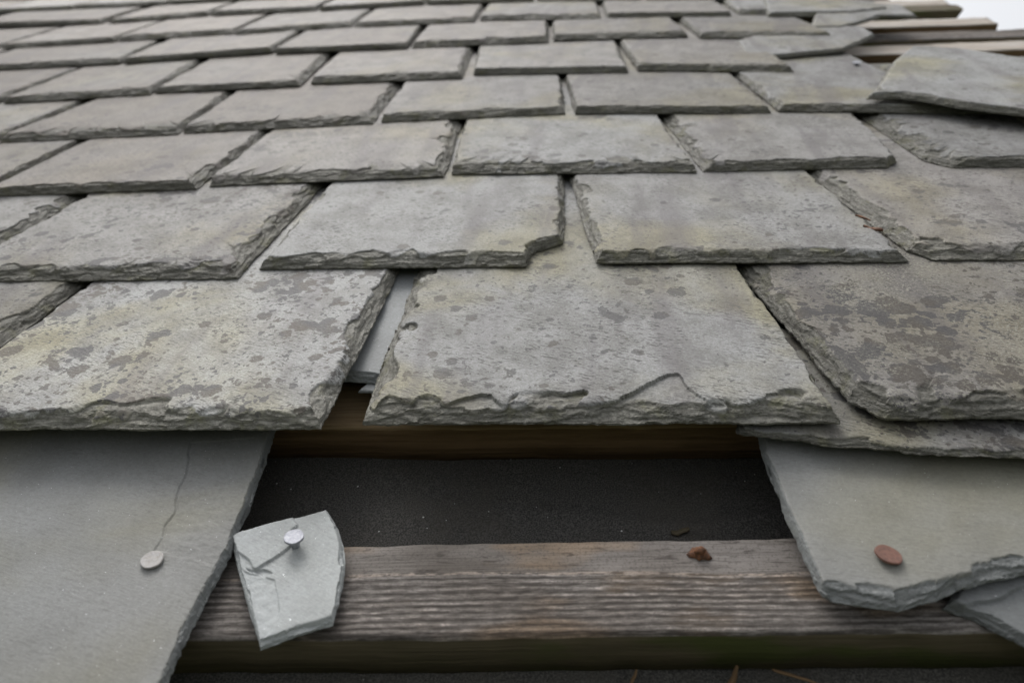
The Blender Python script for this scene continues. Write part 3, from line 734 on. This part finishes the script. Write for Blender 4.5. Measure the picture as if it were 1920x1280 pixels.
def nail(px, w, r, mat, label, stick=0.0, tilt=(0, 0), shank=0.0021, wob=.03, seed=1):
    u, v = P(px[0], px[1], w + stick)
    e = bpy.data.objects.new('clout_nail', None); C.objects.link(e); e.empty_display_size = 0.01
    e.matrix_world = ROOF @ Matrix.Translation((u, v, w)) @ Matrix.Rotation(tilt[0], 4, 'X') @ Matrix.Rotation(tilt[1], 4, 'Y')
    V, Fc = lathe([(shank, stick - .0004), (r * .97, stick + .0001), (r, stick + .0003), (r, stick + .0011), (r * .985, stick + .0013), (r * .93, stick + .00138), (r * .5, stick + .00125), (r * .2, stick + .0013)], 48, wob, seed)
    h = link('head', mk_mesh('nail_head', V, Fc, np.zeros(len(Fc[0]) + len(Fc[1]), bool)), mat, e)
    V, Fc = lathe([(shank * .9, -0.014), (shank, 0.0), (shank, stick + .0004)], 20, 0.0)
    s = link('shank', mk_mesh('nail_shank', V, Fc, np.ones(len(Fc[0]) + len(Fc[1]), bool)), mat, e)
    tag(e, label, 'nail', 'slating nails')


nail((286, 1051), .0120, .0052, M_OLDALU, 'dull grey nail head in the large smooth slate at lower left', .0006, (.02, .03), seed=2)
nail((1664, 1042), .0157, .0057, M_COPPER, 'copper coloured nail head in the slate right of the hole', .001, (-.10, .16), seed=3, wob=.02)
nail((550, 1010), .0090, .0049, M_ALU, 'bright raised nail through the small broken slate fragment', .0044, (-.10, .05), seed=4, wob=.025)
nail((1606, 119), .0315, .0050, M_ALU, 'small bright nail on the half uncovered slate beside the bare battens', .0006, seed=5)


def rusty():
    u, v = P(1312, 1032, 0.003)
    rs = np.random.RandomState(3)
    e = bpy.data.objects.new('rusty_nail', None); C.objects.link(e)
    e.matrix_world = ROOF @ Matrix.Translation((u, v, 0.0))
    V, Fc = lathe([(.0012, -.004), (.0017, 0), (.0021, .002), (.0024, .0038), (.0016, .0046)], 14, .22, 1)
    link('shank', mk_mesh('rust_shank', V, Fc, None), M_RUST, e)
    V, Fc = lathe([(.0030, -.001), (.0044, .0004), (.0034, .0014), (.0022, .0022)], 18, .28, 2)
    link('rust_crust', mk_mesh('rust_crust', V, Fc, None), M_RUST, e)
    tag(e, 'snapped rusty nail stub in the pale split end of the wide batten', 'nail', None)


rusty()


# ------------------------------------------------------------------ splinters below the batten, twig in a joint
def splinter(px, w, L, wd, ang, seed, label, cat, name, mat, group=None, rise=0.0):
    u, v = P(px[0], px[1], w); n = 16
    x = np.linspace(-L / 2, L / 2, n); V = []
    for s, t in ((-1, -1), (1, -1), (1, 1), (-1, 1)):
        y = s * wd / 2 * (1 - .6 * np.abs(x / L * 2) ** 3) + wd * .3 * pn(x / L * 3, np.full(n, s + .5), seed)
        z = t * wd * .22 + wd * .4 * pn(x / L * 2, np.full(n, 4.4), seed + 1)
        V.append(np.column_stack([x, y, z]))
    V = np.concatenate(V); i = np.arange(4 * n).reshape(4, n); Q = []
    for k in range(4):
        a, b = i[k], i[(k + 1) % 4]
        Q.append(np.column_stack([a[:-1], a[1:], b[1:], b[:-1]]))
    me = mk_mesh(name, V, [np.concatenate(Q), i[:, 0][None, ::-1], i[:, -1][None, :]])
    o = link(name, me, mat, None, ROOF @ Matrix.Translation((u, v, w)) @ Matrix.Rotation(ang, 4, 'Z') @ Matrix.Rotation(rise, 4, 'Y'))
    tag(o, label, cat, group)


SPL = [((1186, 1277), .012, .0013, 1.2, 'short thin wood splinter below the middle of the wide batten'), ((1372, 1278), .017, .0026, 1.1, 'thickest wood splinter below the wide batten, pointing up the roof'),
       ((1492, 1268), .020, .0013, -.35, 'long thin splinter lying flat, farthest right below the wide batten')]
for k, (px, L, wd, an, lab) in enumerate(SPL):
    splinter(px, -.022, L, wd, an, 40 + k, lab, 'splinter', 'wood_splinter', M_BROWN, 'splinters below the wide batten')
splinter((1276, 996), -.024, .010, .0030, .2, 71, 'dark curled bark crumb on the felt, near the rusty nail stub', 'crumb', 'bark_crumb', M_EDGE)
splinter((1637, 428), TAIL + .007, .014, .0035, -.62, 61, 'dry brown leaf scrap caught in the joint at the right of the second row', 'leaf', 'leaf_scrap', M_RUST)
splinter((1618, 408), TAIL + .006, .012, .002, -.8, 62, 'thin brown twig lodged in the same joint as the dry leaf scrap', 'twig', 'twig', M_RUST)
